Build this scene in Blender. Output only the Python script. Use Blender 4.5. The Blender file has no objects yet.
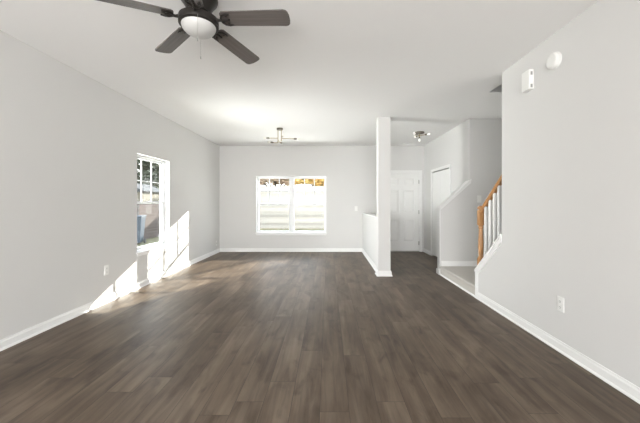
import bpy, bmesh, math, random
from mathutils import Vector, Matrix
random.seed(7)
S = bpy.context.scene
COL = S.collection
PI = math.pi

# ------------------------------------------------------------------ camera
H = 2.73            # ceiling height
XL = -2.795         # long side wall
EYE = 1.255
cam_d = bpy.data.cameras.new('camera')
cam = bpy.data.objects.new('camera', cam_d)
COL.objects.link(cam)
cam.location = (0, 0, EYE)
cam.rotation_euler = (PI / 2, 0, 0)
cam_d.sensor_width = 36
cam_d.lens = 300 / 640 * 36
cam_d.shift_x = -8 / 640
cam_d.shift_y = -8.5 / 640
cam_d.clip_start = 0.02
S.camera = cam

# ------------------------------------------------------------------ world, sun, area lights, exposure
S.view_settings.view_transform = 'Standard'
S.view_settings.look = 'None'
S.view_settings.gamma = 1
S.view_settings.use_curve_mapping = False
S.view_settings.exposure = 0.63
W = bpy.data.worlds.new('sky')
S.world = W
W.use_nodes = True
wn = W.node_tree
bg = wn.nodes['Background']
tc = wn.nodes.new('ShaderNodeTexCoord')
sep = wn.nodes.new('ShaderNodeSeparateXYZ')
ramp = wn.nodes.new('ShaderNodeValToRGB')
ramp.color_ramp.elements[0].position = 0.0
ramp.color_ramp.elements[0].color = (1.0, 0.985, 0.96, 1)
ramp.color_ramp.elements[1].position = 0.7
ramp.color_ramp.elements[1].color = (0.72, 0.84, 1.0, 1)
wn.links.new(tc.outputs['Generated'], sep.inputs[0])
wn.links.new(sep.outputs['Z'], ramp.inputs[0])
wn.links.new(ramp.outputs[0], bg.inputs[0])
bg.inputs[1].default_value = 4.0

sun_d = bpy.data.lights.new('sun', 'SUN')
sun_d.energy = 11.5
sun_d.angle = math.radians(0.15)
sun_d.color = (1.0, 0.95, 0.86)
sun = bpy.data.objects.new('sun', sun_d)
COL.objects.link(sun)
sun.location = (4, 14, 6)
sun.rotation_euler = Vector((-1, -1.81, -0.768)).to_track_quat('-Z', 'Y').to_euler()


def area(name, loc, direction, sx, sy, power, color=(1, 1, 1), spread=180):
    d = bpy.data.lights.new(name, 'AREA')
    d.shape = 'RECTANGLE'
    d.size, d.size_y = sx, sy
    d.energy = power
    d.color = color
    d.spread = math.radians(spread)
    o = bpy.data.objects.new(name, d)
    COL.objects.link(o)
    o.location = loc
    o.rotation_euler = Vector(direction).to_track_quat('-Z', 'Z').to_euler()
    return o


# added fill lamp at the made-up opening in the rear wall, behind the camera
area('rear_fill', (-0.65, -3.35, 1.0), (-0.12, 1, 0.18), 3.6, 2.0, 108, (1.0, 0.995, 0.985), 140)
# fill lamps added low outside the two windows, aimed up and in
area('yard_fill', (-0.95, 9.15, -0.04), (0, -0.28, 1), 5.0, 1.9, 280, (1.0, 0.99, 0.975))
area('side_yard_fill', (-4.6, 4.84, -0.08), (0.5, 0, 0.85), 4.0, 2.4, 420, (1.0, 0.99, 0.975))
# added upright fill lamp in the side yard, shining in through the single window
area('side_window_fill', (-5.6, 3.9, 2.0), (1, 0.05, -0.02), 5.4, 3.6, 1500, (1.0, 1.0, 1.0))

# ------------------------------------------------------------------ materials
MATS = {}


def mat(name, color, rough=0.5, metal=0.0, spec=0.5, bump=0.0, bscale=200, coat=0.0, vary=0.0, vscale=3.0):
    m = bpy.data.materials.new(name)
    m.use_nodes = True
    nt = m.node_tree
    b = nt.nodes['Principled BSDF']
    b.inputs['Base Color'].default_value = (*color, 1)
    b.inputs['Roughness'].default_value = rough
    b.inputs['Metallic'].default_value = metal
    b.inputs['Specular IOR Level'].default_value = spec
    b.inputs['Coat Weight'].default_value = coat
    tcn = nt.nodes.new('ShaderNodeTexCoord')
    if vary:
        n = nt.nodes.new('ShaderNodeTexNoise')
        n.inputs['Scale'].default_value = vscale
        n.inputs['Detail'].default_value = 5
        r = nt.nodes.new('ShaderNodeMapRange')
        r.inputs['To Min'].default_value = 1 - vary
        r.inputs['To Max'].default_value = 1 + vary
        mx = nt.nodes.new('ShaderNodeMix')
        mx.data_type = 'RGBA'
        mx.blend_type = 'MULTIPLY'
        mx.inputs[0].default_value = 1
        mx.inputs[6].default_value = (*color, 1)
        nt.links.new(tcn.outputs['Object'], n.inputs['Vector'])
        nt.links.new(n.outputs['Fac'], r.inputs['Value'])
        nt.links.new(r.outputs[0], mx.inputs[7])
        nt.links.new(mx.outputs[2], b.inputs['Base Color'])
    if bump:
        n2 = nt.nodes.new('ShaderNodeTexNoise')
        n2.inputs['Scale'].default_value = bscale
        n2.inputs['Detail'].default_value = 3
        bp = nt.nodes.new('ShaderNodeBump')
        bp.inputs['Strength'].default_value = bump
        bp.inputs['Distance'].default_value = 0.002
        nt.links.new(tcn.outputs['Object'], n2.inputs['Vector'])
        nt.links.new(n2.outputs['Fac'], bp.inputs['Height'])
        nt.links.new(bp.outputs[0], b.inputs['Normal'])
    MATS[name] = m
    return m


M_WALL = mat('wall_paint', (0.70, 0.695, 0.682), 0.75, spec=0.3, bump=0.08, bscale=350, vary=0.01)
M_CEIL = mat('ceiling_paint', (0.88, 0.875, 0.865), 0.9, spec=0.2, bump=0.12, bscale=260)
M_TRIM = mat('white_trim_paint', (0.86, 0.86, 0.85), 0.35, bump=0.02, bscale=60)
M_DOOR = mat('white_door_paint', (0.84, 0.84, 0.825), 0.4, bump=0.03, bscale=90)
M_VINYL = mat('white_vinyl', (0.85, 0.86, 0.87), 0.3, vary=0.01)
M_PLAST = mat('white_plastic', (0.84, 0.84, 0.82), 0.35, vary=0.01)
M_SLOT = mat('dark_slot', (0.06, 0.06, 0.06), 0.6, vary=0.1)
M_VENTGREY = mat('grille_grey', (0.30, 0.30, 0.29), 0.6, vary=0.05)
M_BRONZE = mat('oil_rubbed_bronze', (0.028, 0.024, 0.021), 0.38, metal=0.5, vary=0.25, vscale=40)
M_BRASS = mat('brushed_brass', (0.46, 0.38, 0.24), 0.32, metal=0.9, vary=0.06, vscale=60)
M_NICKEL = mat('aged_nickel', (0.20, 0.18, 0.15), 0.35, metal=0.9, vary=0.08, vscale=60)
M_STEEL = mat('satin_steel', (0.42, 0.42, 0.40), 0.35, metal=0.9, vary=0.05, vscale=60)
M_FROST = mat('frosted_glass', (0.55, 0.545, 0.53), 0.35, vary=0.01)
M_BULB = mat('clear_bulb', (0.86, 0.84, 0.78), 0.1, vary=0.01)
M_CLOSET_SHADE = mat('closet_shade', (0.05, 0.05, 0.05), 0.9, vary=0.1)
M_CARPET = mat('beige_carpet', (0.57, 0.545, 0.505), 1.0, spec=0.05, bump=1.0, bscale=420, vary=0.16, vscale=110)


def wood_mat(name, c0, c1, scale, rough=0.4, axis='Y'):
    m = bpy.data.materials.new(name)
    m.use_nodes = True
    nt = m.node_tree
    b = nt.nodes['Principled BSDF']
    b.inputs['Roughness'].default_value = rough
    t = nt.nodes.new('ShaderNodeTexCoord')
    mp = nt.nodes.new('ShaderNodeMapping')
    mp.inputs['Scale'].default_value = scale
    n = nt.nodes.new('ShaderNodeTexNoise')
    n.inputs['Scale'].default_value = 1
    n.inputs['Detail'].default_value = 6
    n.inputs['Distortion'].default_value = 0.6
    r = nt.nodes.new('ShaderNodeValToRGB')
    r.color_ramp.elements[0].position = 0.3
    r.color_ramp.elements[1].position = 0.7
    r.color_ramp.elements[0].color = (*c0, 1)
    r.color_ramp.elements[1].color = (*c1, 1)
    nt.links.new(t.outputs['Object'], mp.inputs[0])
    nt.links.new(mp.outputs[0], n.inputs['Vector'])
    nt.links.new(n.outputs['Fac'], r.inputs[0])
    nt.links.new(r.outputs[0], b.inputs['Base Color'])
    return m


M_OAK = wood_mat('honey_oak', (0.36, 0.17, 0.06), (0.52, 0.28, 0.12), (60, 60, 6), 0.35)
M_BLADE = wood_mat('walnut_blade', (0.115, 0.102, 0.095), (0.15, 0.135, 0.126), (3, 60, 60), 0.26)
M_BARK = wood_mat('dark_bark', (0.05, 0.042, 0.035), (0.12, 0.10, 0.08), (14, 14, 3), 0.9)


def plank_mat():
    m = bpy.data.materials.new('vinyl_plank_floor')
    m.use_nodes = True
    nt = m.node_tree
    L = nt.links.new
    b = nt.nodes['Principled BSDF']
    t = nt.nodes.new('ShaderNodeTexCoord')
    rot = nt.nodes.new('ShaderNodeMapping')
    rot.inputs['Rotation'].default_value = (0, 0, PI / 2)
    rot.inputs['Location'].default_value = (0.31, 0.05, 0)
    L(t.outputs['Object'], rot.inputs[0])
    br = nt.nodes.new('ShaderNodeTexBrick')
    br.offset = 0.0
    br.offset_frequency = 2
    br.inputs['Color1'].default_value = (0, 0, 0, 1)
    br.inputs['Color2'].default_value = (1, 1, 1, 1)
    br.inputs['Mortar'].default_value = (0.5, 0.5, 0.5, 1)
    br.inputs['Scale'].default_value = 1
    br.inputs['Mortar Size'].default_value = 0.0012
    br.inputs['Mortar Smooth'].default_value = 0.1
    br.inputs['Brick Width'].default_value = 1.42
    br.inputs['Row Height'].default_value = 0.178
    # every row of planks starts at its own point along the room
    sx = nt.nodes.new('ShaderNodeSeparateXYZ')
    L(rot.outputs[0], sx.inputs[0])
    rw = nt.nodes.new('ShaderNodeMath')
    rw.operation = 'DIVIDE'
    rw.inputs[1].default_value = 0.178
    L(sx.outputs['Y'], rw.inputs[0])
    rf = nt.nodes.new('ShaderNodeMath')
    rf.operation = 'FLOOR'
    L(rw.outputs[0], rf.inputs[0])
    wnz = nt.nodes.new('ShaderNodeTexWhiteNoise')
    wnz.noise_dimensions = '1D'
    L(rf.outputs[0], wnz.inputs['W'])
    sh = nt.nodes.new('ShaderNodeMath')
    sh.operation = 'MULTIPLY_ADD'
    sh.inputs[1].default_value = 5.0
    L(wnz.outputs['Value'], sh.inputs[0])
    L(sx.outputs['X'], sh.inputs[2])
    cx_ = nt.nodes.new('ShaderNodeCombineXYZ')
    L(sh.outputs[0], cx_.inputs['X'])
    L(sx.outputs['Y'], cx_.inputs['Y'])
    L(cx_.outputs[0], br.inputs['Vector'])
    # grain, shifted from plank to plank
    off = nt.nodes.new('ShaderNodeVectorMath')
    off.operation = 'MULTIPLY_ADD'
    off.inputs[1].default_value = (1, 1, 1)
    L(t.outputs['Object'], off.inputs[0])
    sc = nt.nodes.new('ShaderNodeVectorMath')
    sc.operation = 'SCALE'
    sc.inputs['Scale'].default_value = 17
    L(br.outputs['Color'], sc.inputs[0])
    L(sc.outputs[0], off.inputs[2])
    mp = nt.nodes.new('ShaderNodeMapping')
    mp.inputs['Scale'].default_value = (17, 1.2, 1)
    L(off.outputs[0], mp.inputs[0])
    n1 = nt.nodes.new('ShaderNodeTexNoise')
    n1.inputs['Scale'].default_value = 1.0
    n1.inputs['Detail'].default_value = 7
    n1.inputs['Roughness'].default_value = 0.62
    n1.inputs['Distortion'].default_value = 0.5
    L(mp.outputs[0], n1.inputs['Vector'])
    mp2 = nt.nodes.new('ShaderNodeMapping')
    mp2.inputs['Scale'].default_value = (3.6, 1.5, 1)
    L(off.outputs[0], mp2.inputs[0])
    n2 = nt.nodes.new('ShaderNodeTexNoise')
    n2.inputs['Scale'].default_value = 1.0
    n2.inputs['Detail'].default_value = 4
    L(mp2.outputs[0], n2.inputs['Vector'])
    add = nt.nodes.new('ShaderNodeMath')
    add.operation = 'MULTIPLY_ADD'
    add.inputs[1].default_value = 0.52
    L(n1.outputs['Fac'], add.inputs[0])
    half = nt.nodes.new('ShaderNodeMath')
    half.operation = 'MULTIPLY'
    half.inputs[1].default_value = 0.42
    L(n2.outputs['Fac'], half.inputs[0])
    L(half.outputs[0], add.inputs[2])
    add2 = nt.nodes.new('ShaderNodeMath')
    add2.operation = 'MULTIPLY_ADD'
    add2.inputs[1].default_value = 0.07
    L(br.outputs['Color'], add2.inputs[0])
    L(add.outputs[0], add2.inputs[2])
    r = nt.nodes.new('ShaderNodeValToRGB')
    e = r.color_ramp.elements
    e[0].position = 0.31
    e[0].color = (0.044, 0.031, 0.022, 1)
    e[1].position = 0.72
    e[1].color = (0.215, 0.170, 0.132, 1)
    k = e.new(0.51)
    k.color = (0.120, 0.090, 0.066, 1)
    L(add2.outputs[0], r.inputs[0])
    seam = nt.nodes.new('ShaderNodeMix')
    seam.data_type = 'RGBA'
    L(br.outputs['Fac'], seam.inputs[0])
    L(r.outputs[0], seam.inputs[6])
    seam.inputs[7].default_value = (0.045, 0.038, 0.03, 1)
    # darker knots and cathedral blotches in the printed wood
    mp3 = nt.nodes.new('ShaderNodeMapping')
    mp3.inputs['Scale'].default_value = (7.5, 3.2, 1)
    L(off.outputs[0], mp3.inputs[0])
    n3 = nt.nodes.new('ShaderNodeTexNoise')
    n3.inputs['Scale'].default_value = 1.0
    n3.inputs['Detail'].default_value = 5
    n3.inputs['Distortion'].default_value = 0.6
    L(mp3.outputs[0], n3.inputs['Vector'])
    kr = nt.nodes.new('ShaderNodeValToRGB')
    kr.color_ramp.elements[0].position = 0.30
    kr.color_ramp.elements[0].color = (0.64, 0.62, 0.60, 1)
    kr.color_ramp.elements[1].position = 0.47
    kr.color_ramp.elements[1].color = (1.0, 0.985, 0.965, 1)
    L(n3.outputs['Fac'], kr.inputs[0])
    kn = nt.nodes.new('ShaderNodeMix')
    kn.data_type = 'RGBA'
    kn.blend_type = 'MULTIPLY'
    kn.inputs[0].default_value = 1.0
    L(seam.outputs[2], kn.inputs[6])
    L(kr.outputs[0], kn.inputs[7])
    L(kn.outputs[2], b.inputs['Base Color'])
    rr = nt.nodes.new('ShaderNodeMapRange')
    b.inputs['Specular IOR Level'].default_value = 0.2
    rr.inputs['To Min'].default_value = 0.34
    rr.inputs['To Max'].default_value = 0.50
    L(n1.outputs['Fac'], rr.inputs['Value'])
    L(rr.outputs[0], b.inputs['Roughness'])
    bp = nt.nodes.new('ShaderNodeBump')
    bp.inputs['Strength'].default_value = 0.12
    bp.inputs['Distance'].default_value = 0.002
    L(n1.outputs['Fac'], bp.inputs['Height'])
    L(bp.outputs[0], b.inputs['Normal'])
    return m


M_FLOOR = plank_mat()


def glass_mat():
    m = bpy.data.materials.new('window_glass')
    m.use_nodes = True
    nt = m.node_tree
    out = nt.nodes['Material Output']
    nt.nodes.remove(nt.nodes['Principled BSDF'])
    tr = nt.nodes.new('ShaderNodeBsdfTransparent')
    tr.inputs[0].default_value = (0.96, 0.975, 0.97, 1)
    gl = nt.nodes.new('ShaderNodeBsdfGlossy')
    gl.inputs['Roughness'].default_value = 0.02
    lw = nt.nodes.new('ShaderNodeLayerWeight')
    lw.inputs['Blend'].default_value = 0.5
    pw = nt.nodes.new('ShaderNodeMath')
    pw.operation = 'POWER'
    pw.inputs[1].default_value = 4
    nt.links.new(lw.outputs['Facing'], pw.inputs[0])
    fr = nt.nodes.new('ShaderNodeMath')
    fr.operation = 'MULTIPLY_ADD'
    fr.inputs[1].default_value = 0.4
    fr.inputs[2].default_value = 0.001
    nt.links.new(pw.outputs[0], fr.inputs[0])
    mx = nt.nodes.new('ShaderNodeMixShader')
    nt.links.new(fr.outputs[0], mx.inputs[0])
    nt.links.new(tr.outputs[0], mx.inputs[1])
    nt.links.new(gl.outputs[0], mx.inputs[2])
    nt.links.new(mx.outputs[0], out.inputs[0])
    return m


def screen_mat():
    m = bpy.data.materials.new('insect_mesh')
    m.use_nodes = True
    nt = m.node_tree
    out = nt.nodes['Material Output']
    nt.nodes.remove(nt.nodes['Principled BSDF'])
    tr = nt.nodes.new('ShaderNodeBsdfTransparent')
    df = nt.nodes.new('ShaderNodeBsdfDiffuse')
    df.inputs[0].default_value = (0.12, 0.12, 0.12, 1)
    mx = nt.nodes.new('ShaderNodeMixShader')
    mx.inputs[0].default_value = 0.08
    nt.links.new(tr.outputs[0], mx.inputs[1])
    nt.links.new(df.outputs[0], mx.inputs[2])
    nt.links.new(mx.outputs[0], out.inputs[0])
    return m


M_GLASS = glass_mat()
M_SCREEN = screen_mat()


def brick_mat():
    m = bpy.data.materials.new('red_brick')
    m.use_nodes = True
    nt = m.node_tree
    b = nt.nodes['Principled BSDF']
    b.inputs['Roughness'].default_value = 0.9
    t = nt.nodes.new('ShaderNodeTexCoord')
    sep = nt.nodes.new('ShaderNodeSeparateXYZ')
    cmb = nt.nodes.new('ShaderNodeCombineXYZ')
    nt.links.new(t.outputs['Object'], sep.inputs[0])
    nt.links.new(sep.outputs['Y'], cmb.inputs['X'])
    nt.links.new(sep.outputs['Z'], cmb.inputs['Y'])
    br = nt.nodes.new('ShaderNodeTexBrick')
    br.inputs['Color1'].default_value = (0.052, 0.034, 0.029, 1)
    br.inputs['Color2'].default_value = (0.080, 0.058, 0.050, 1)
    br.inputs['Mortar'].default_value = (0.12, 0.105, 0.097, 1)
    br.inputs['Scale'].default_value = 1
    br.inputs['Brick Width'].default_value = 0.30
    br.inputs['Row Height'].default_value = 0.12
    br.inputs['Mortar Size'].default_value = 0.012
    nt.links.new(cmb.outputs[0], br.inputs['Vector'])
    nt.links.new(br.outputs['Color'], b.inputs['Base Color'])
    return m


def leaf_mat(name, cols):
    m = bpy.data.materials.new(name)
    m.use_nodes = True
    nt = m.node_tree
    b = nt.nodes['Principled BSDF']
    b.inputs['Roughness'].default_value = 0.7
    t = nt.nodes.new('ShaderNodeTexCoord')
    n = nt.nodes.new('ShaderNodeTexNoise')
    n.inputs['Scale'].default_value = 2.6
    n.inputs['Detail'].default_value = 4
    r = nt.nodes.new('ShaderNodeValToRGB')
    el = r.color_ramp.elements
    el[0].position, el[1].position = 0.3, 0.7
    el[0].color, el[1].color = (*cols[0], 1), (*cols[-1], 1)
    for i, c in enumerate(cols[1:-1]):
        e = el.new(0.3 + 0.4 * (i + 1) / (len(cols) - 1))
        e.color = (*c, 1)
    nt.links.new(t.outputs['Object'], n.inputs['Vector'])
    nt.links.new(n.outputs['Fac'], r.inputs[0])
    nt.links.new(r.outputs[0], b.inputs['Base Color'])
    return m


def board_mat():
    m = bpy.data.materials.new('pale_fence_board')
    m.use_nodes = True
    nt = m.node_tree
    b = nt.nodes['Principled BSDF']
    b.inputs['Roughness'].default_value = 0.85
    t = nt.nodes.new('ShaderNodeTexCoord')
    sp = nt.nodes.new('ShaderNodeSeparateXYZ')
    nt.links.new(t.outputs['Object'], sp.inputs[0])
    dv = nt.nodes.new('ShaderNodeMath')
    dv.operation = 'MULTIPLY_ADD'
    dv.inputs[1].default_value = 1 / 0.150
    dv.inputs[2].default_value = -0.05 / 0.150
    nt.links.new(sp.outputs['Z'], dv.inputs[0])
    fl = nt.nodes.new('ShaderNodeMath')
    fl.operation = 'FLOOR'
    nt.links.new(dv.outputs[0], fl.inputs[0])
    wn_ = nt.nodes.new('ShaderNodeTexWhiteNoise')
    wn_.noise_dimensions = '1D'
    nt.links.new(fl.outputs[0], wn_.inputs['W'])
    r = nt.nodes.new('ShaderNodeValToRGB')
    r.color_ramp.elements[0].color = (0.27, 0.245, 0.21, 1)
    r.color_ramp.elements[1].color = (0.40, 0.365, 0.315, 1)
    nt.links.new(wn_.outputs['Value'], r.inputs[0])
    nt.links.new(r.outputs[0], b.inputs['Base Color'])
    return m


M_FENCE = board_mat()
M_BRICK = brick_mat()
M_AUTUMN = leaf_mat('autumn_leaves', [(0.20, 0.22, 0.09), (0.58, 0.36, 0.13), (0.66, 0.48, 0.18), (0.30, 0.30, 0.14)])
M_RUSSET = leaf_mat('russet_leaves', [(0.38, 0.27, 0.20), (0.56, 0.44, 0.34), (0.42, 0.38, 0.30)])
M_GREEN = leaf_mat('dark_green_leaves', [(0.035, 0.043, 0.025), (0.065, 0.072, 0.045), (0.10, 0.10, 0.07)])
M_LAWN = mat('lawn', (0.12, 0.11, 0.065), 1.0, spec=0.1, vary=0.35, vscale=6, bump=0.6, bscale=60)
M_STUCCO = mat('tan_siding', (0.14, 0.125, 0.095), 0.85, vary=0.08)
M_ROOF = mat('grey_shingle', (0.04, 0.04, 0.04), 0.9, vary=0.2, vscale=12)
M_BIN = mat('blue_bin_plastic', (0.04, 0.055, 0.075), 0.5, vary=0.08)

# ------------------------------------------------------------------ mesh helpers


class MB:
    def __init__(self):
        self.bm = bmesh.new()

    def box(self, x0, x1, y0, y1, z0, z1):
        vs = [self.bm.verts.new(p) for p in ((x0, y0, z0), (x1, y0, z0), (x1, y1, z0), (x0, y1, z0),
                                              (x0, y0, z1), (x1, y0, z1), (x1, y1, z1), (x0, y1, z1))]
        for f in ((3, 2, 1, 0), (4, 5, 6, 7), (0, 1, 5, 4), (1, 2, 6, 5), (2, 3, 7, 6), (3, 0, 4, 7)):
            self.bm.faces.new([vs[i] for i in f])
        return self

    def prism(self, pts, d0, d1, axis):
        """closed outline (2-D points) extruded along an axis; 'x': points are (y,z), 'y': (x,z), 'z': (x,y)"""
        def P(p, d):
            return {'x': (d, p[0], p[1]), 'y': (p[0], d, p[1]), 'z': (p[0], p[1], d)}[axis]
        a = [self.bm.verts.new(P(p, d0)) for p in pts]
        b = [self.bm.verts.new(P(p, d1)) for p in pts]
        self.bm.faces.new(a)
        self.bm.faces.new(b[::-1])
        n = len(pts)
        for i in range(n):
            j = (i + 1) % n
            self.bm.faces.new([a[i], b[i], b[j], a[j]])
        return self

    def lathe(self, prof, seg=32, c=(0, 0, 0), mtx=None):
        rings = []
        for r, z in prof:
            ring = []
            if r < 1e-6:
                ring = [self.bm.verts.new((0, 0, z))]
            else:
                for i in range(seg):
                    a = 2 * PI * i / seg
                    ring.append(self.bm.verts.new((r * math.cos(a), r * math.sin(a), z)))
            rings.append(ring)
        for A, B in zip(rings, rings[1:]):
            for i in range(seg):
                j = (i + 1) % seg
                f = [A[i % len(A)], A[j % len(A)], B[j % len(B)], B[i % len(B)]]
                f = list(dict.fromkeys(f))
                if len(f) > 2:
                    self.bm.faces.new(f)
        for ring, flip in ((rings[0], True), (rings[-1], False)):
            if len(ring) > 2:
                self.bm.faces.new(ring[::-1] if flip else ring)
        vs = [v for ring in rings for v in ring]
        M = Matrix.Translation(c) @ (mtx if mtx else Matrix())
        for v in vs:
            v.co = M @ v.co
        return self

    def tube(self, pts, r, seg=10):
        pts = [Vector(p) for p in pts]
        rings = []
        for i, p in enumerate(pts):
            t = (pts[min(i + 1, len(pts) - 1)] - pts[max(i - 1, 0)]).normalized()
            q = t.to_track_quat('Z', 'Y')
            rr = r[i] if isinstance(r, (list, tuple)) else r
            rings.append([self.bm.verts.new(p + q @ Vector((rr * math.cos(2 * PI * k / seg), rr * math.sin(2 * PI * k / seg), 0)))
                          for k in range(seg)])
        for A, B in zip(rings, rings[1:]):
            for k in range(seg):
                j = (k + 1) % seg
                self.bm.faces.new([A[k], A[j], B[j], B[k]])
        self.bm.faces.new(rings[0][::-1])
        self.bm.faces.new(rings[-1])
        return self

    def xf(self, M):
        for v in self.bm.verts:
            v.co = M @ v.co
        return self

    def build(self, name, m, parent=None, bevel=0.0, smooth=False, seg=2):
        bmesh.ops.recalc_face_normals(self.bm, faces=self.bm.faces)
        me = bpy.data.meshes.new(name)
        self.bm.to_mesh(me)
        self.bm.free()
        me.materials.append(m)
        if smooth:
            for p in me.polygons:
                p.use_smooth = True
        o = bpy.data.objects.new(name, me)
        COL.objects.link(o)
        if parent:
            o.parent = parent
        if bevel:
            b = o.modifiers.new('bevel', 'BEVEL')
            b.width = bevel
            b.segments = seg
            b.limit_method = 'ANGLE'
            b.angle_limit = math.radians(40)
        if smooth:
            e = o.modifiers.new('split', 'EDGE_SPLIT')
            e.split_angle = math.radians(35)
        return o


def tag(o, label, cat, group=None, kind=None):
    o['label'] = label
    o['category'] = cat
    if group:
        o['group'] = group
    if kind:
        o['kind'] = kind
    return o


def struct(o, label=None):
    o['kind'] = 'structure'
    if label:
        o['label'] = label
    return o


def thing(name, label, cat, loc=(0, 0, 0), rz=0, group=None):
    o = bpy.data.objects.new(name, None)
    o.empty_display_size = 0.1
    COL.objects.link(o)
    o.location = loc
    o.rotation_euler = (0, 0, rz)
    return tag(o, label, cat, group)


def copy_tree(o, parent=None):
    c = o.copy()
    COL.objects.link(c)
    if parent:
        c.parent = parent
    for ch in [x for x in bpy.data.objects if x.parent == o]:
        copy_tree(ch, c)
    return c


# ------------------------------------------------------------------ the room shell
XR, YB, YR = 1.97, 7.73, -3.0     # wall faces: living room side wall, stair-side wall, far wall, wall behind the camera
XF = 2.475                                     # foyer wall
XS = 3.20                                      # outer stairwell wall
T = 0.16
WT = 0.11
STAIR_END = 3.40                               # where the full-height stair wall stops
KNEE_END = 3.985
LAND_FAR = 5.24
LAND_Z = 0.155

struct(MB().box(XL - T, XS + T, YR - 0.6, YB + T, -0.12, 0.0).build('floor', M_FLOOR))
# ceiling with the stairwell opening (x > 2.15, y < 4.0)
OPX, OPY = 2.15, 4.0
c = MB()
c.box(XL - T, OPX, YR - T, YB + T, H, H + 0.28)
c.box(OPX, XS + T, OPY, YB + T, H, H + 0.28)
struct(c.build('ceiling', M_CEIL))
# stair shaft above the ceiling
c = MB()
c.box(OPX - 0.1, OPX, YR, OPY + 0.1, H + 0.28, 5.2)
c.box(XS, XS + T, YR, OPY + 0.1, H + 0.28, 5.2)
c.box(OPX, XS, OPY, OPY + 0.1, H + 0.28, 5.2)
c.box(OPX, XS, YR - 0.1, YR, H, 5.2)
struct(c.build('wall_upper', M_WALL))
struct(MB().box(OPX - 0.1, XS + T, YR - 0.1, OPY + 0.1, 5.2, 5.3).build('ceiling_upper', M_CEIL))

# left wall with window opening
LY0, LY1, LZ0, LZ1 = 4.39, 5.29, 0.53, 1.99
c = MB()
c.box(XL - T, XL, YR - T, LY0, 0, H).box(XL - T, XL, LY1, YB + T, 0, H)
c.box(XL - T, XL, LY0, LY1, 0, LZ0).box(XL - T, XL, LY0, LY1, LZ1, H)
struct(c.build('wall_left', M_WALL))
# far wall with the twin window and the entry door
BX0, BX1, BZ0, BZ1 = -1.848, -0.045, 0.485, 1.945
DX0, DX1, DZ = 1.42, 2.37, 2.045
c = MB()
c.box(XL - T, BX0, YB, YB + T, 0, H).box(BX1, DX0, YB, YB + T, 0, H)
c.box(BX0, BX1, YB, YB + T, 0, BZ0).box(BX0, BX1, YB, YB + T, BZ1, H)
c.box(DX0, DX1, YB, YB + T, DZ, H).box(DX1, XS + T, YB, YB + T, 0, H)
struct(c.build('wall_back', M_WALL))
# unseen wall behind the camera, its wide opening added for the fill lamp
c = MB()
c.box(XL, -2.55, YR - T, YR, 0, H).box(1.2, XS + T, YR - T, YR, 0, H).box(-2.55, 1.2, YR - T, YR, 2.35, H)
struct(c.build('wall_rear', M_WALL))
# stair-side wall: full height, then a raking knee wall
KZ0, KZ1 = 0.355, 0.875                      # knee wall top, low end and high end (below the cap)
struct(MB().prism([(YR, 0), (KNEE_END, 0), (KNEE_END, KZ0), (STAIR_END, KZ1), (STAIR_END, H), (YR, H)], XR, XR + WT, 'x').build('wall_right', M_WALL))
# outer stairwell wall, stairwell end wall + raking knee wall, foyer wall with closet opening
CY0, CY1, CZ = 6.10, 7.14, 1.985
struct(MB().box(XS, XS + T, YR, YB, 0, H + 0.28).build('wall_stairwell', M_WALL))
c = MB()
c.box(XF, XS, LAND_FAR, LAND_FAR + 0.12, 0, H)
c.prism([(XR - 0.005, 0), (XF, 0), (XF, 1.63), (XR - 0.005, 1.178)], LAND_FAR, LAND_FAR + 0.12, 'y')
struct(c.build('wall_stair_end', M_WALL))
c = MB()
c.box(XF, XF + 0.12, LAND_FAR + 0.12, CY0, 0, H).box(XF, XF + 0.12, CY1, YB, 0, H).box(XF, XF + 0.12, CY0, CY1, CZ, H)
struct(c.build('wall_foyer', M_WALL))
# half wall and its post
PX0, PX1, PY0, PY1 = 0.864, 1.073, 5.15, 5.34
struct(MB().box(PX0, PX1, PY0, PY1, 0, H).build('wall_post', M_WALL))
struct(MB().box(PX0 + 0.030, PX0 + 0.150, PY1, YB, 0, 0.985).build('wall_half', M_WALL))

# ------------------------------------------------------------------ trim
BH, BT = 0.088, 0.014
BPROF = [(0, 0), (BT + 0.012, 0), (BT + 0.010, 0.010), (BT, 0.018), (BT, BH - 0.022), (BT - 0.005, BH - 0.012), (BT - 0.006, BH), (0, BH)]


def base_x(name, x, y0, y1, side):       # runs along y; side = +1: sticks out towards +x
    return struct(MB().prism([(x + side * a, z) for a, z in BPROF], y0, y1, 'y').build(name, M_TRIM))


def base_y(name, y, x0, x1, side, z=0.0):
    return struct(MB().prism([(y + side * a, b + z) for a, b in BPROF], x0, x1, 'x').build(name, M_TRIM))


base_x('baseboard_left', XL, YR, YB, 1)
base_y('baseboard_back', YB, XL, PX0 + 0.03, -1)
base_x('baseboard_right', XR, YR, KNEE_END, -1)
base_x('baseboard_half', PX0 + 0.030, PY1, YB, -1)
base_x('baseboard_foyer', XF, LAND_FAR + 0.12, CY0 - 0.06, -1)
base_x('baseboard_foyer_far', XF, CY1 + 0.06, YB, -1)
base_y('baseboard_landing', LAND_FAR, XR + 0.01, XS, -1, LAND_Z)
c = MB()      # mitred base round the post, a little taller with a cap bead
o_ = BT + 0.004
c.box(PX0 - o_, PX1 + o_, PY0 - o_, PY1, 0, BH - 0.012)
c.box(PX0 - o_ + 0.007, PX1 + o_ - 0.007, PY0 - o_ + 0.007, PY1, BH - 0.012, BH + 0.004)
c.box(PX0 - o_ - 0.012, PX1 + o_ + 0.012, PY0 - o_ - 0.012, PY1, 0, 0.016)
struct(c.build('baseboard_post', M_TRIM, bevel=0.002))
# half wall cap
struct(MB().box(PX0 + 0.016, PX0 + 0.164, PY1, YB, 0.985, 1.007).build('trim_1', M_TRIM, bevel=0.004))
# stair knee wall: cap board and face boards
sl = (KZ1 - KZ0) / (KNEE_END - STAIR_END)


def kz(y):
    return KZ0 + sl * (KNEE_END - y)


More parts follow.
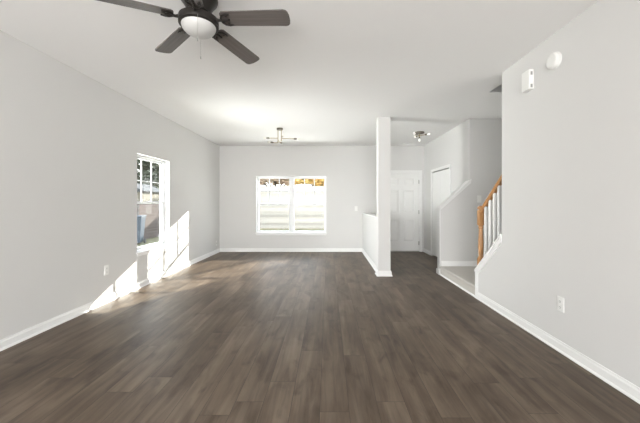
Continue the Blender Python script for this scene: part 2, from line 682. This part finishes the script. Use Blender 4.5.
c = MB()
c.prism([(STAIR_END, kz(STAIR_END)), (KNEE_END + 0.015, kz(KNEE_END + 0.015)), (KNEE_END + 0.015, kz(KNEE_END + 0.015) + 0.028),
         (STAIR_END, kz(STAIR_END) + 0.028)], XR - 0.022, XR + WT + 0.02, 'x')
struct(c.build('trim_2', M_TRIM, bevel=0.003))
c = MB()
w = 0.075
c.prism([(STAIR_END, kz(STAIR_END)), (KNEE_END, KZ0), (KNEE_END, 0.0), (KNEE_END - 0.055, 0.0), (KNEE_END - 0.055, kz(KNEE_END - 0.055) - w),
         (STAIR_END, kz(STAIR_END) - w)], XR - 0.012, XR, 'x')
c.box(XR - 0.012, XR + WT, KNEE_END, KNEE_END + 0.012, 0.0, KZ0)
struct(c.build('trim_3', M_TRIM, bevel=0.002))
# raking cap of the far knee wall
s2 = (1.63 - 1.178) / (XF - XR + 0.005)


def fz(x):
    return 1.178 + s2 * (x - XR + 0.005)


c = MB()
x0, x1 = XR - 0.03, XF + 0.02
c.prism([(x0, fz(x0)), (x1, fz(x1)), (x1, fz(x1) + 0.024), (x0, fz(x0) + 0.024)], LAND_FAR - 0.025, LAND_FAR + 0.145, 'y')
x0 = XR - 0.005
c.prism([(x0, fz(x0) - 0.045), (x1, fz(x1) - 0.045), (x1, fz(x1)), (x0, fz(x0))], LAND_FAR - 0.012, LAND_FAR, 'y')
struct(c.build('trim_4', M_TRIM, bevel=0.002))
struct(MB().box(XR - 0.017, XR - 0.005, LAND_FAR, LAND_FAR + 0.12, 0, 1.16).build('trim_5', M_TRIM))
c = MB()
c.box(XR - 0.034, XR - 0.017, LAND_FAR - 0.012, LAND_FAR + 0.132, 0, BH)
struct(c.build('baseboard_knee', M_TRIM, bevel=0.003))
# shoe moulding under the carpeted landing
struct(MB().prism([(XR - 0.004, 0), (XR - 0.022, 0), (XR - 0.020, 0.012), (XR - 0.012, 0.02), (XR - 0.004, 0.022)], KNEE_END + 0.012, LAND_FAR - 0.012, 'y').build('trim_6', M_TRIM))

# ------------------------------------------------------------------ stairs: carpeted landing and flight
RISE, RUN = 0.197, 0.235
c = MB()
r_ = 0.018
c.prism([(XR - 0.004, 0.0), (XR - 0.004, LAND_Z - 0.045), (XR - 0.016, LAND_Z - 0.036), (XR - 0.022, LAND_Z - 0.02), (XR - 0.016, LAND_Z - 0.005), (XR - 0.004, LAND_Z),
         (XS, LAND_Z), (XS, 0.0)], KNEE_END + 0.012, LAND_FAR, 'y')
st = c.build('stair_landing', M_CARPET, bevel=0.004)
struct(st)
c = MB()
pts = [(KNEE_END + 0.012, 0.0), (KNEE_END + 0.012, LAND_Z)]
y, z = 4.0, LAND_Z
pts = [(4.0, 0.0), (4.0, LAND_Z)]
for i in range(14):
    z += RISE
    pts += [(y, z - 0.03), (y + 0.02, z - 0.02), (y + 0.02, z - 0.004), (y + 0.012, z)]
    y -= RUN
    pts += [(y, z)]
pts += [(YR, z), (YR, 0.0)]
c.prism(pts, XR + WT, XS, 'x')
struct(c.build('stairs', M_CARPET))

# ------------------------------------------------------------------ windows


def window(name, units, z0, z1, along, plane, depth, out, label, mw=0.012):
    """double-hung units set in an opening. along = 'x' or 'y'; plane = inner wall face, out = +1/-1 outward sign; units = list of (a0, a1)"""
    root = struct(MB_placeholder(name))
    root['label'] = label

    def B(mb, a0, a1, d0, d1, z0_, z1_):
        p0, p1 = plane + out * d0, plane + out * d1
        p0, p1 = min(p0, p1), max(p0, p1)
        if along == 'x':
            mb.box(a0, a1, p0, p1, z0_, z1_)
        else:
            mb.box(p0, p1, a0, a1, z0_, z1_)
    FW = 0.026
    zm = (z0 + z1) / 2
    for (a0, a1) in units:
        f = MB()
        B(f, a0, a0 + FW, depth, T, z0, z1)
        B(f, a1 - FW, a1, depth, T, z0, z1)
        B(f, a0 + FW, a1 - FW, depth, T, z0, z0 + FW)
        B(f, a0 + FW, a1 - FW, depth, T, z1 - FW, z1)
        f.build('frame', M_VINYL, root, bevel=0.003)
        for (s0, s1, dd, nm) in ((zm - 0.018, z1 - FW, depth + 0.036, 'upper_sash'), (z0 + FW, zm + 0.018, depth + 0.008, 'lower_sash')):
            s = MB()
            A0, A1 = a0 + FW, a1 - FW
            SW = 0.028
            B(s, A0, A0 + SW, dd, dd + 0.026, s0, s1)
            B(s, A1 - SW, A1, dd, dd + 0.026, s0, s1)
            B(s, A0 + SW, A1 - SW, dd, dd + 0.026, s0, s0 + SW)
            B(s, A0 + SW, A1 - SW, dd, dd + 0.026, s1 - SW, s1)
            sash = s.build(nm, M_VINYL, root, bevel=0.003)
            g = MB()
            B(g, A0 + SW, A1 - SW, dd + 0.012, dd + 0.0122, s0 + SW, s1 - SW)
            g.build('pane', M_GLASS, sash)
            if nm == 'upper_sash':
                m = MB()
                gw = (A1 - A0 - 2 * SW)
                for k in (1, 2):
                    cx = A0 + SW + gw * k / 3
                    B(m, cx - mw, cx + mw, dd + 0.006, dd + 0.019, s0 + SW, s1 - SW)
                cz = (s0 + s1) / 2
                B(m, A0 + SW, A1 - SW, dd + 0.0065, dd + 0.0185, cz - mw, cz + mw)
                m.build('muntin_grid', M_VINYL, sash)
            else:
                m = MB()
                cx = (A0 + A1) / 2
                B(m, cx - 0.035, cx + 0.035, dd - 0.010, dd + 0.002, s1 - 0.012, s1 + 0.004)
                m.build('sash_lock', M_VINYL, sash, bevel=0.002)
                m = MB()
                B(m, A0, A1, T - 0.012, T - 0.0115, s0, s1)
                m.build('insect_screen', M_SCREEN, root)
    if len(units) == 2:
        f = MB()
        B(f, units[0][1], units[1][0], depth - 0.004, T, z0, z1)
        f.build('mullion', M_VINYL, root, bevel=0.003)
    s = MB()
    B(s, units[0][0] - 0.02, units[-1][1] + 0.02, -0.028, 0.0, z0 - 0.022, z0)
    B(s, units[0][0], units[-1][1], 0.0, depth + 0.002, z0, z0 + 0.012)
    B(s, units[0][0] - 0.005, units[-1][1] + 0.005, -0.012, 0.0, z0 - 0.06, z0 - 0.022)
    s.build('sill', M_TRIM, root, bevel=0.003)
    return root


def MB_placeholder(name):
    o = bpy.data.objects.new(name, None)
    o.empty_display_size = 0.1
    COL.objects.link(o)
    return o


mid = (BX0 + BX1) / 2
window('window_1', [(BX0, mid - 0.015), (mid + 0.015, BX1)], BZ0, BZ1, 'x', YB, 0.085, 1, 'white twin double-hung window in the far wall')
window('window_2', [(LY0, LY1)], LZ0, LZ1, 'y', XL, 0.085, -1, 'white single double-hung window in the long side wall', 0.007)

# ------------------------------------------------------------------ doors
# entry door: six raised panels, hinges on the stair side
d = struct(MB_placeholder('door_1'), 'white six-panel entry door in the foyer')
jx0, jx1 = DX0 + 0.02, DX1 - 0.02
yd = YB + 0.03
c = MB()
cw = 0.06
c.box(DX0 - cw + 0.008, DX0 + 0.008, YB - 0.016, YB, 0, DZ + cw - 0.008)
c.box(DX1 - 0.008, DX1 + cw - 0.008, YB - 0.016, YB, 0, DZ + cw - 0.008)
c.box(DX0 + 0.008, DX1 - 0.008, YB - 0.016, YB, DZ - 0.008, DZ + cw - 0.008)
c.build('casing', M_TRIM, d, bevel=0.004)
c = MB()
c.box(DX0, jx0, YB, YB + T, 0, DZ).box(jx1, DX1, YB, YB + T, 0, DZ).box(jx0, jx1, YB, YB + T, DZ - 0.02, DZ)
c.build('jamb', M_TRIM, d)
c = MB().box(jx0, jx1, YB + 0.0, YB + T, 0, 0.018)
c.build('threshold', M_STEEL, d, bevel=0.003)


def panel_door(x0, x1, z0, z1, yf, rows, cols, stile, midrail):
    """slab facing -y with recessed moulded panels; yf = face plane"""
    c = MB()
    c.box(x0, x1, yf + 0.016, yf + 0.046, z0, z1)                  # core behind the panels
    pw = (x1 - x0 - stile * 2 - midrail * (cols - 1)) / cols
    for k in range(cols + 1):                                       # stiles
        a = x0 if k == 0 else x0 + stile + k * pw + (k - 1) * midrail
        b = x0 + stile if k == 0 else (x1 if k == cols else a + midrail)
        c.box(a, b, yf, yf + 0.017, z0, z1)
    edges = [z0] + [e for r in rows for e in r] + [z1]
    for e0, e1 in zip(edges[::2], edges[1::2]):                     # rails
        for k in range(cols):
            a = x0 + stile + k * (pw + midrail)
            c.box(a, a + pw, yf, yf + 0.017, e0, e1)
    for r0, r1 in rows:                                             # raised fields
        for k in range(cols):
            a = x0 + stile + k * (pw + midrail)
            g = 0.022
            bx = [(a + g, a + pw - g, r0 + g, r1 - g, yf + 0.016), (a + g + 0.03, a + pw - g - 0.03, r0 + g + 0.03, r1 - g - 0.03, yf + 0.003)]
            v0, v1 = [[c.bm.verts.new(p) for p in ((q[0], q[4], q[2]), (q[1], q[4], q[2]), (q[1], q[4], q[3]), (q[0], q[4], q[3]))] for q in bx]
            c.bm.faces.new(v1)
            for i in range(4):
                c.bm.faces.new([v0[i], v0[(i + 1) % 4], v1[(i + 1) % 4], v1[i]])
    return c


rows = [(0.25, 0.83), (1.00, 1.60), (1.71, 1.91)]
panel_door(jx0 + 0.003, jx1 - 0.003, 0.02, DZ - 0.023, yd - 0.012, rows, 2, 0.11, 0.10).build('door_slab', M_DOOR, d, bevel=0.003)
for hz in (1.80, 1.02, 0.22):
    MB().box(jx1 - 0.014, jx1 + 0.010, YB + 0.004, yd - 0.010, hz - 0.05, hz + 0.05).tube([(jx1 - 0.002, YB + 0.004, hz - 0.05), (jx1 - 0.002, YB + 0.004, hz + 0.05)], 0.007).build('hinge', M_STEEL, d)
k = MB().lathe([(0, 0), (0.028, 0), (0.028, 0.006), (0.011, 0.012), (0.011, 0.035), (0.024, 0.042), (0.028, 0.055), (0.022, 0.068), (0, 0.072)], 20,
               (jx0 + 0.07, yd - 0.012, 0.95), Matrix.Rotation(PI / 2, 4, 'X'))
k.build('knob', M_STEEL, d, smooth=True)

# closet door in the foyer wall: two flat folding leaves
d = struct(MB_placeholder('door_2'), 'white folding closet door in the foyer wall')
c = MB()
c.box(XF - 0.016, XF, CY0 - cw + 0.008, CY0 + 0.008, 0, CZ + cw)
c.box(XF - 0.016, XF, CY1 - 0.008, CY1 + cw - 0.008, 0, CZ + cw)
c.box(XF - 0.016, XF, CY0 + 0.008, CY1 - 0.008, CZ, CZ + cw)
c.build('casing', M_TRIM, d, bevel=0.004)
for a, b in ((CY0 + 0.008, (CY0 + CY1) / 2 - 0.002), ((CY0 + CY1) / 2 + 0.002, CY1 - 0.008)):
    c = MB().box(a, b, 0, 0.035, 0.03, CZ - 0.022)
    c.xf(Matrix(((0, 1, 0, XF + 0.006), (1, 0, 0, 0), (0, 0, 1, 0), (0, 0, 0, 1))))
    c.build('door_leaf', M_DOOR, d, bevel=0.003)
c = MB().box(XF + 0.115, XF + 0.12, CY0, CY1, 0, CZ)
struct(c.build('wall_closet_shade', M_CLOSET_SHADE))  # near-black sheet: the closet's inner shade put into the colour

# ------------------------------------------------------------------ ceiling fan
fan = thing('ceiling_fan', 'dark five-blade flush-mount ceiling fan with frosted bowl light', 'ceiling fan', (-0.925, 2.15, H))
ZB = -0.157     # blade plane below the ceiling
MB().lathe([(0.128, 0), (0.130, -0.012), (0.124, -0.03), (0.105, -0.055), (0.088, -0.085), (0.078, -0.108), (0.080, -0.116)], 40).build('canopy', M_BRONZE, fan, smooth=True)
c = MB().lathe([(0.062, -0.110), (0.062, -0.146), (0.118, -0.150), (0.134, -0.158), (0.135, -0.172), (0.135, -0.196), (0.132, -0.206), (0.112, -0.206)], 48)
mh = c.build('motor_housing', M_BRONZE, fan, smooth=True)
for i in range(6):
    a = 2 * PI * i / 6
    MB().lathe([(0, -0.108), (0.011, -0.109), (0.012, -0.140), (0, -0.146)], 10, (0.066 * math.cos(a), 0.066 * math.sin(a), 0)).build('screw', M_BRONZE, mh, smooth=True)
MB().lathe([(0.133, -0.197), (0.1345, -0.2055), (0.117, -0.210)], 48).build('trim_ring', M_BRONZE, fan, smooth=True)
prof = [(0.117, -0.200)]
for i in range(1, 11):
    a = PI / 2 * i / 10
    prof.append((0.117 * math.cos(a) if i < 10 else 0, -0.204 - 0.078 * math.sin(a)))
MB().lathe(prof, 48).build('light_bowl', M_FROST, fan, smooth=True)


def blade_mesh():
    r0, r1, w0, w1, t = 0.165, 0.655, 0.062, 0.070, 0.004
    pts = [(r0 + 0.018, -w0), (r1 - 0.03, -w1), (r1 - 0.012, -w1 + 0.006), (r1 - 0.002, -w1 + 0.020), (r1 + 0.004, -0.02), (r1 + 0.004, 0.02), (r1 - 0.002, w1 - 0.020),
           (r1 - 0.012, w1 - 0.006), (r1 - 0.03, w1), (r0 + 0.018, w0), (r0 + 0.004, w0 - 0.016), (r0, 0.03), (r0, -0.03), (r0 + 0.004, -w0 + 0.016)]
    return MB().prism(pts, -t, t, 'z')


def bracket_mesh():
    c = MB()
    z = -0.009
    c.tube([(0.130, 0, z + 0.0), (0.150, 0, z - 0.004), (0.175, 0, z - 0.004)], [0.014, 0.010, 0.009], 8)
    for s in (-1, 1):          # two curled prongs under the blade root
        c.tube([(0.165, 0, z - 0.002), (0.172, s * 0.022, z - 0.002), (0.188, s * 0.040, z - 0.002), (0.215, s * 0.048, z - 0.002), (0.240, s * 0.046, z - 0.002)], [0.008, 0.008, 0.008, 0.007, 0.005], 8)
        c.lathe([(0, -0.004), (0.009, -0.003), (0.009, 0.003), (0, 0.003)], 10, (0.212, s * 0.034, z - 0.002))
    c.tube([(0.165, 0, z - 0.002), (0.205, 0, z - 0.002), (0.225, 0, z - 0.002)], [0.010, 0.009, 0.006], 8)
    c.lathe([(0, -0.004), (0.009, -0.003), (0.009, 0.003), (0, 0.003)], 10, (0.222, 0, z - 0.003))
    return c


b0 = blade_mesh().build('blade', M_BLADE, fan, bevel=0.002)
k0 = bracket_mesh().build('blade_iron', M_BRONZE, b0, smooth=True)
for i in range(5):
    if i == 0:
        b = b0
    else:
        b = b0.copy()
        COL.objects.link(b)
        b.parent = fan
        k = k0.copy()
        COL.objects.link(k)
        k.parent = b
    ang = math.radians(-4.5 + 72 * i)
    b.location = (0, 0, ZB)
    b.rotation_euler = (Matrix.Rotation(ang, 3, 'Z') @ Matrix.Rotation(math.radians(4.5 if i == 3 else 2), 3, 'Y') @ Matrix.Rotation(math.radians(-12), 3, 'X')).to_euler()
for (dx, dy) in ((0.046, -0.126), (-0.040, 0.126)):
    c = MB()
    c.tube([(dx, dy, -0.20), (dx, dy, -0.36)], 0.0014, 6)
    c.lathe([(0, -0.385), (0.004, -0.380), (0.004, -0.365), (0.0015, -0.36), (0, -0.359)], 8, (dx, dy, 0))
    c.build('pull_chain', M_STEEL, fan)

# ------------------------------------------------------------------ chandelier
ch = thing('chandelier', 'brass linear chandelier with bare bulbs hanging before the twin window', 'chandelier', (-0.95, 5.92, H))
MB().lathe([(0.060, 0), (0.062, -0.006), (0.060, -0.030), (0.054, -0.036), (0, -0.036)], 32).build('ceiling_canopy', M_NICKEL, ch, smooth=True)
for dx, zb in ((-0.036, -0.268), (0.030, -0.240)):
    MB().tube([(dx, 0, -0.03), (dx, 0, zb)], 0.0075, 10).lathe([(0, -0.013), (0.011, -0.010), (0.012, 0.010), (0, 0.013)], 12, (dx, 0, zb)).build('rod', M_BRASS, ch, smooth=True)


def arm(parent, p0, p1, tube_r=0.0075, sock=0.055, bulb=0.06, bend=None, m=M_BRASS, bm_=M_BULB):
    p0, p1 = Vector(p0), Vector(p1)
    a = MB().tube([p0] + ([Vector(b) for b in bend] if bend else []) + [p1], tube_r, 10).build('arm', m, parent, smooth=True)
    pd = (p1 - (Vector(bend[-1]) if bend else p0)).normalized()
    q = pd.to_track_quat('Z', 'Y').to_matrix().to_4x4()
    MB().lathe([(0, 0), (0.012, 0.001), (0.017, 0.010), (0.017, sock), (0.012, sock + 0.004), (0, sock + 0.004)], 16, p1, q).build('socket', M_NICKEL, a, smooth=True)
    s = sock
    MB().lathe([(0.009, s), (0.010, s + 0.012), (0.018, s + 0.028), (0.021, s + 0.045), (0.017, s + 0.058), (0.008, s + bulb + 0.006), (0, s + bulb + 0.008)], 16, p1, q).build('bulb', bm_, a, smooth=True)


arm(ch, (-0.036, 0, -0.196), (-0.205, 0.0, -0.194))
arm(ch, (0.030, 0, -0.200), (0.275, 0.0, -0.208))
arm(ch, (-0.036, 0, -0.268), (-0.120, -0.04, -0.290), bend=[(-0.045, -0.004, -0.286), (-0.065, -0.012, -0.291)])
arm(ch, (0.030, 0, -0.200), (0.075, -0.16, -0.200), sock=0.05)
arm(ch, (-0.036, 0, -0.24), (-0.015, 0.20, -0.24))

# ------------------------------------------------------------------ foyer light
M_LIT = mat('lit_bulb', (0.9, 0.88, 0.82), 0.3, vary=0.01)
M_LIT.node_tree.nodes['Principled BSDF'].inputs['Emission Color'].default_value = (1.0, 0.96, 0.90, 1)
M_LIT.node_tree.nodes['Principled BSDF'].inputs['Emission Strength'].default_value = 0.5
fl = thing('foyer_light', 'small nickel semi-flush light with bare bulbs on the foyer ceiling', 'ceiling light', (1.905, 6.25, H))
MB().lathe([(0.098, 0), (0.100, -0.008), (0.096, -0.026), (0.08, -0.034), (0, -0.034)], 32).build('ceiling_canopy', M_NICKEL, fl, smooth=True)
MB().tube([(0, 0, -0.03), (0, 0, -0.085)], 0.009, 10).build('rod', M_BRASS, fl, smooth=True)
for a in (100, 220, 340):
    ca, sa = math.cos(math.radians(a)), math.sin(math.radians(a))
    arm(fl, (0, 0, -0.075), (0.11 * ca, 0.11 * sa, -0.062), tube_r=0.006, sock=0.035, bm_=M_LIT)
arm(fl, (0, 0, -0.08), (0, 0, -0.10), tube_r=0.008, sock=0.03, bm_=M_LIT)

# ------------------------------------------------------------------ small fittings on the ceiling and walls
v = thing('ceiling_vent', 'slotted air vent in the foyer ceiling by the entry door', 'vent', (2.01, 7.46, H))
MB().box(-0.165, 0.165, -0.065, -0.05, -0.008, 0).box(-0.165, 0.165, 0.05, 0.065, -0.008, 0).box(-0.165, -0.15, -0.05, 0.05, -0.008, 0).box(0.15, 0.165, -0.05, 0.05, -0.008, 0).build('frame', M_PLAST, v, bevel=0.002)
c = MB()
for i in range(5):
    c.prism([(-0.040 + 0.020 * i, -0.006), (-0.038 + 0.020 * i, -0.006), (-0.040 + 0.020 * i, -0.0005), (-0.042 + 0.020 * i, -0.0005)], -0.15, 0.15, 'x')
c.build('louvers', M_PLAST, v)
MB().box(-0.15, 0.15, -0.05, 0.05, -0.0005, 0).build('duct_opening', M_SLOT, v)

# door chime box high on the stair-side wall
dc = thing('door_chime', 'white rectangular door chime box high on the wall by the stairs', 'door chime', (XR, 2.92, 2.44))
MB().box(-0.052, 0, -0.055, 0.055, -0.095, 0.095).build('cover', M_PLAST, dc, bevel=0.006)
for z in (-0.068, 0.052):
    MB().box(-0.036, -0.016, -0.0575, -0.051, z - 0.012, z + 0.022).build('sound_slot', M_VENTGREY, dc, bevel=0.002)
# smoke alarm
sm = thing('smoke_alarm', 'round white smoke alarm on the wall beside the door chime', 'smoke alarm', (XR, 2.595, 2.485))
q = Matrix.Rotation(-PI / 2, 4, 'Y')
MB().lathe([(0.070, 0), (0.072, 0.004), (0.072, 0.012), (0.066, 0.014)], 40, mtx=q).build('mounting_ring', M_PLAST, sm, smooth=True)
MB().lathe([(0.067, 0.012), (0.069, 0.016), (0.068, 0.030), (0.062, 0.038), (0.050, 0.042), (0.020, 0.0435), (0, 0.0435)], 40, mtx=q).build('cover', M_PLAST, sm, smooth=True)
MB().lathe([(0.011, 0.0435), (0.011, 0.0455), (0, 0.046)], 16, mtx=q @ Matrix.Translation((0.02, 0.015, 0))).build('test_button', M_PLAST, sm, smooth=True)


def outlet(label, loc, rz, group=None, kind='outlet'):
    """cover plate facing local -y"""
    o = thing('wall_outlet' if kind == 'outlet' else ('light_switch' if kind == 'switch' else 'wall_plate'), label, {'outlet': 'outlet', 'switch': 'light switch'}.get(kind, 'wall plate'), loc, rz, group)
    MB().box(-0.0375, 0.0375, -0.007, 0, -0.062, 0.062).build('cover_plate', M_PLAST, o, bevel=0.004)
    if kind == 'outlet':
        for z in (-0.024, 0.024):
            s = MB().box(-0.017, 0.017, -0.0095, -0.006, z - 0.0155, z + 0.0155).build('receptacle', M_PLAST, o, bevel=0.003)
            MB().box(-0.008, -0.0055, -0.0100, -0.009, z - 0.005, z + 0.007).box(0.0055, 0.008, -0.0100, -0.009, z - 0.004, z + 0.006).box(-0.003, 0.003, -0.0100, -0.009, z - 0.013, z - 0.008).build('slots', M_SLOT, s)
    elif kind == 'switch':
        MB().prism([(-0.006, -0.018), (-0.006, 0.018), (-0.009, 0.018), (-0.014, 0.006), (-0.008, -0.018)], -0.011, 0.011, 'x').build('rocker', M_PLAST, o, bevel=0.001)
    else:
        MB().lathe([(0.010, 0), (0.010, 0.006), (0.006, 0.008), (0.006, 0.014), (0, 0.014)], 14, (0, -0.006, 0), Matrix.Rotation(PI / 2, 4, 'X')).build('jack', M_STEEL, o)
    return o


outlet('white outlet low on the stair-side wall', (XR, 2.535, 0.40), -PI / 2)
outlet('white outlet low on the window wall, before the sun patch', (XL, 3.78, 0.41), PI / 2)
outlet('small white plate near the floor by the far corner of the window wall', (XL, 7.50, 0.25), PI / 2, kind='plate')
outlet('white light switch on the far wall beside the half wall', (0.725, YB, 1.11), 0, kind='switch')
outlet('white light switch on the stairwell wall above the landing', (2.64, LAND_FAR, 1.325), 0, kind='switch')

# ------------------------------------------------------------------ stair railing
NX, NY = 2.025, 3.975
rl = thing('stair_railing', 'honey oak stair railing with white balusters on the knee wall', 'railing', (NX, NY, kz(NY) + 0.028))
rl.location.z = 0
c = MB()
nb = kz(NY + 0.04) + 0.030


def sq(c, hw, z0, z1):
    c.box(-hw, hw, -hw, hw, z0, z1)


sq(c, 0.033, nb, nb + 0.16)
c.lathe([(0.034, nb + 0.16), (0.037, nb + 0.17), (0.030, nb + 0.185), (0.024, nb + 0.20), (0.030, nb + 0.24), (0.033, nb + 0.30), (0.030, nb + 0.40), (0.026, nb + 0.50), (0.023, nb + 0.555),
         (0.031, nb + 0.565), (0.031, nb + 0.58), (0.026, nb + 0.59), (0.034, nb + 0.605)], 20)
sq(c, 0.033, nb + 0.605, nb + 0.80)
c.lathe([(0.026, nb + 0.80), (0.024, nb + 0.808), (0.042, nb + 0.818), (0.044, nb + 0.830), (0.038, nb + 0.845), (0.022, nb + 0.858), (0, nb + 0.862)], 24)
c.build('newel_post', M_OAK, rl, smooth=True)
RT = 0.84                         # rail slope
def rz_(y):
    return 1.185 + RT * (3.94 - y)


c = MB()
prof = [(-0.022, -0.058), (0.022, -0.058), (0.022, -0.044), (0.030, -0.030), (0.030, -0.012), (0.018, 0.0), (-0.018, 0.0), (-0.030, -0.012), (-0.030, -0.030), (-0.022, -0.044)]
ya, yb = NY - 0.034, STAIR_END
A = [c.bm.verts.new((x, ya - NY, rz_(ya) + z)) for x, z in prof]
B = [c.bm.verts.new((x, yb - NY, rz_(yb) + z)) for x, z in prof]
c.bm.faces.new(A)
c.bm.faces.new(B[::-1])
for i in range(len(prof)):
    j = (i + 1) % len(prof)
    c.bm.faces.new([A[i], B[i], B[j], A[j]])
c.build('handrail', M_OAK, rl)
for y in (3.855, 3.755, 3.655, 3.555, 3.455):
    hw = 0.0125
    z0 = kz(y) + 0.028
    z1 = rz_(y) - 0.056
    c = MB()
    c.prism([(y - hw - NY, kz(y - hw) + 0.028), (y + hw - NY, kz(y + hw) + 0.028), (y + hw - NY, rz_(y + hw) - 0.056), (y - hw - NY, rz_(y - hw) - 0.056)], -hw, hw, 'x')
    c.build('baluster', M_TRIM, rl, bevel=0.002)

# ------------------------------------------------------------------ outdoors
GZ = -0.15
struct(MB().box(-26, 18, YB + T, 40, GZ - 0.1, GZ).build('ground', M_LAWN))
struct(MB().box(-26, XL - T, -8, YB + T, GZ - 0.1, GZ).build('ground_side', M_LAWN))
# pale board fence across the back yard
fe = thing('board_fence', 'pale horizontal board fence outside the twin window', 'fence', (0, 16.0, GZ))
c = MB()
z = 0.05
i = 0
while z < 2.2:
    c.box(-6.5, 3.6, -0.012 + 0.02 * (i % 2), 0.012 + 0.02 * (i % 2), z, z + 0.1495)
    z += 0.150
    i += 1
c.build('boards', M_FENCE, fe, bevel=0.004)
for i, x in enumerate((-6.4, -4.4, -2.4, -0.4, 1.6, 3.5)):
    MB().box(x - 0.045, x + 0.045, 0.02, 0.11, 0, 2.28).build('post', M_FENCE, fe, bevel=0.006)


def tree(name, label, loc, trunk_h, trunk_r, crowns, leaf, n, size, group=None):
    t = thing(name, label, 'tree', loc, 0, group)
    c = MB()
    c.tube([(0, 0, 0), (0.03, 0.02, trunk_h * 0.4), (-0.02, 0, trunk_h * 0.75), (0, 0, trunk_h)], [trunk_r * 1.3, trunk_r, trunk_r * 0.9, trunk_r * 0.7], 12)
    for (cx, cy, cz, r) in crowns:
        c.tube([(0, 0, trunk_h * 0.8), (cx * 0.5, cy * 0.5, (trunk_h * 0.8 + cz) / 2), (cx, cy, cz)], [trunk_r * 0.6, trunk_r * 0.4, trunk_r * 0.2], 8)
    c.build('trunk', M_BARK, t, smooth=True)
    c = MB()
    for _ in range(n):
        cx, cy, cz, r = random.choice(crowns)
        d = Vector((random.gauss(0, 1), random.gauss(0, 1), random.gauss(0, 1))).normalized() * r * random.random() ** 0.4
        p = Vector((cx, cy, cz)) + Vector((d.x, d.y, d.z * 0.8))
        M = Matrix.Translation(p) @ Matrix.Rotation(random.random() * 6.28, 4, 'Z') @ Matrix.Rotation(random.random() * 3.1, 4, 'X')
        s = size * random.uniform(0.7, 1.3)
        vs = [c.bm.verts.new(M @ Vector(q)) for q in ((-s, 0, 0), (0, -s * 0.6, s * 0.1), (s, 0, 0), (0, s * 0.6, s * 0.1))]
        c.bm.faces.new(vs)
    me = c
    me.build('crown', leaf, t)
    return t


tree('autumn_tree', 'yellow and orange autumn tree behind the board fence', (-0.45, 18.2, GZ), 2.6, 0.10,
     [(-0.6, 0, 3.2, 0.8), (0.35, 0.1, 3.2, 0.8), (-1.3, 0.2, 3.1, 0.7), (-0.2, 0.2, 4.0, 0.9), (0.0, 0.3, 2.8, 0.6), (0.9, 0, 3.1, 0.7)], M_AUTUMN, 8000, 0.115)
tree('russet_tree', 'russet autumn tree farther behind the board fence', (-3.7, 21.0, GZ), 2.8, 0.12,
     [(-1.0, 0, 3.4, 1.0), (0.1, 0.2, 3.5, 1.0), (1.1, 0, 3.3, 0.9), (1.9, 0.2, 3.4, 0.8), (0, 0, 4.6, 1.1), (-1.9, 0.1, 3.4, 0.8)], M_RUSSET, 9000, 0.14)
# side yard seen through the single window
bw = thing('brick_garden_wall', 'low red brick wall across the side yard', 'wall', (-7.2, 12.0, GZ))
MB().box(-0.12, 0.12, -0.75, 5.0, 0, 1.38).build('brickwork', M_BRICK, bw)
MB().box(-0.16, 0.16, -0.79, 5.0, 1.38, 1.44).build('coping', M_STUCCO, bw, bevel=0.008)
hs = thing('garden_shed', 'tan siding shed behind the brick wall in the side yard', 'shed', (-9.6, 15.6, GZ))
c = MB().box(-0.9, 0.55, -1.0, 0.7, 0, 1.95)
for k in range(12):
    c.box(0.55, 0.562, -1.0, 0.7, 0.1 + 0.15 * k, 0.235 + 0.15 * k)
c.build('walls', M_STUCCO, hs)
MB().prism([(-1.05, 1.95), (0.7, 1.95), (0.7, 2.0), (-0.17, 2.4), (-1.05, 2.0)], -1.15, 0.85, 'y').build('roof', M_ROOF, hs)
bn = thing('wheelie_bin', 'blue plastic wheeled bin beside the brick wall', 'bin', (-6.6, 10.25, GZ), 0.3)
c = MB()
bmv = [(-0.24, -0.24), (0.24, -0.24), (0.24, 0.24), (-0.24, 0.24)]
lo = [c.bm.verts.new((x * 0.85, y * 0.85, 0.05)) for x, y in bmv]
hi = [c.bm.verts.new((x * 1.1, y * 1.1, 0.92)) for x, y in bmv]
c.bm.faces.new(lo[::-1])
c.bm.faces.new(hi)
for i in range(4):
    j = (i + 1) % 4
    c.bm.faces.new([lo[i], lo[j], hi[j], hi[i]])
c.build('body', M_BIN, bn, bevel=0.02)
MB().box(-0.29, 0.29, -0.29, 0.29, 0.92, 0.97).box(-0.25, 0.25, 0.27, 0.33, 0.86, 0.92).build('lid', M_BIN, bn, bevel=0.02)
for s in (-1, 1):
    MB().lathe([(0.09, -0.02), (0.09, 0.02)], 20, (s * 0.25, 0.2, 0.09), Matrix.Rotation(PI / 2, 4, 'Y')).build('wheel', M_SLOT, bn)
for x, y, s_, lab in ((-11.3, 19.4, 1.25, 'dark evergreen tree just behind the garden shed'), (-14.8, 25.5, 1.6, 'tallest evergreen tree, farthest back in the side yard')):
    tree('evergreen_tree', lab, (x, y, GZ), 2.6 * s_, 0.12,
         [(0, 0, 2.6 * s_, 1.0 * s_), (0.5, 0.4, 3.4 * s_, 1.0 * s_), (-0.6, -0.3, 3.6 * s_, 1.0 * s_), (0, 0, 4.6 * s_, 0.9 * s_), (0.5, -0.6, 1.9 * s_, 0.8 * s_), (-0.6, 0.6, 1.8 * s_, 0.8 * s_)],
         M_GREEN, 5500, 0.14, 'evergreens in the side yard')
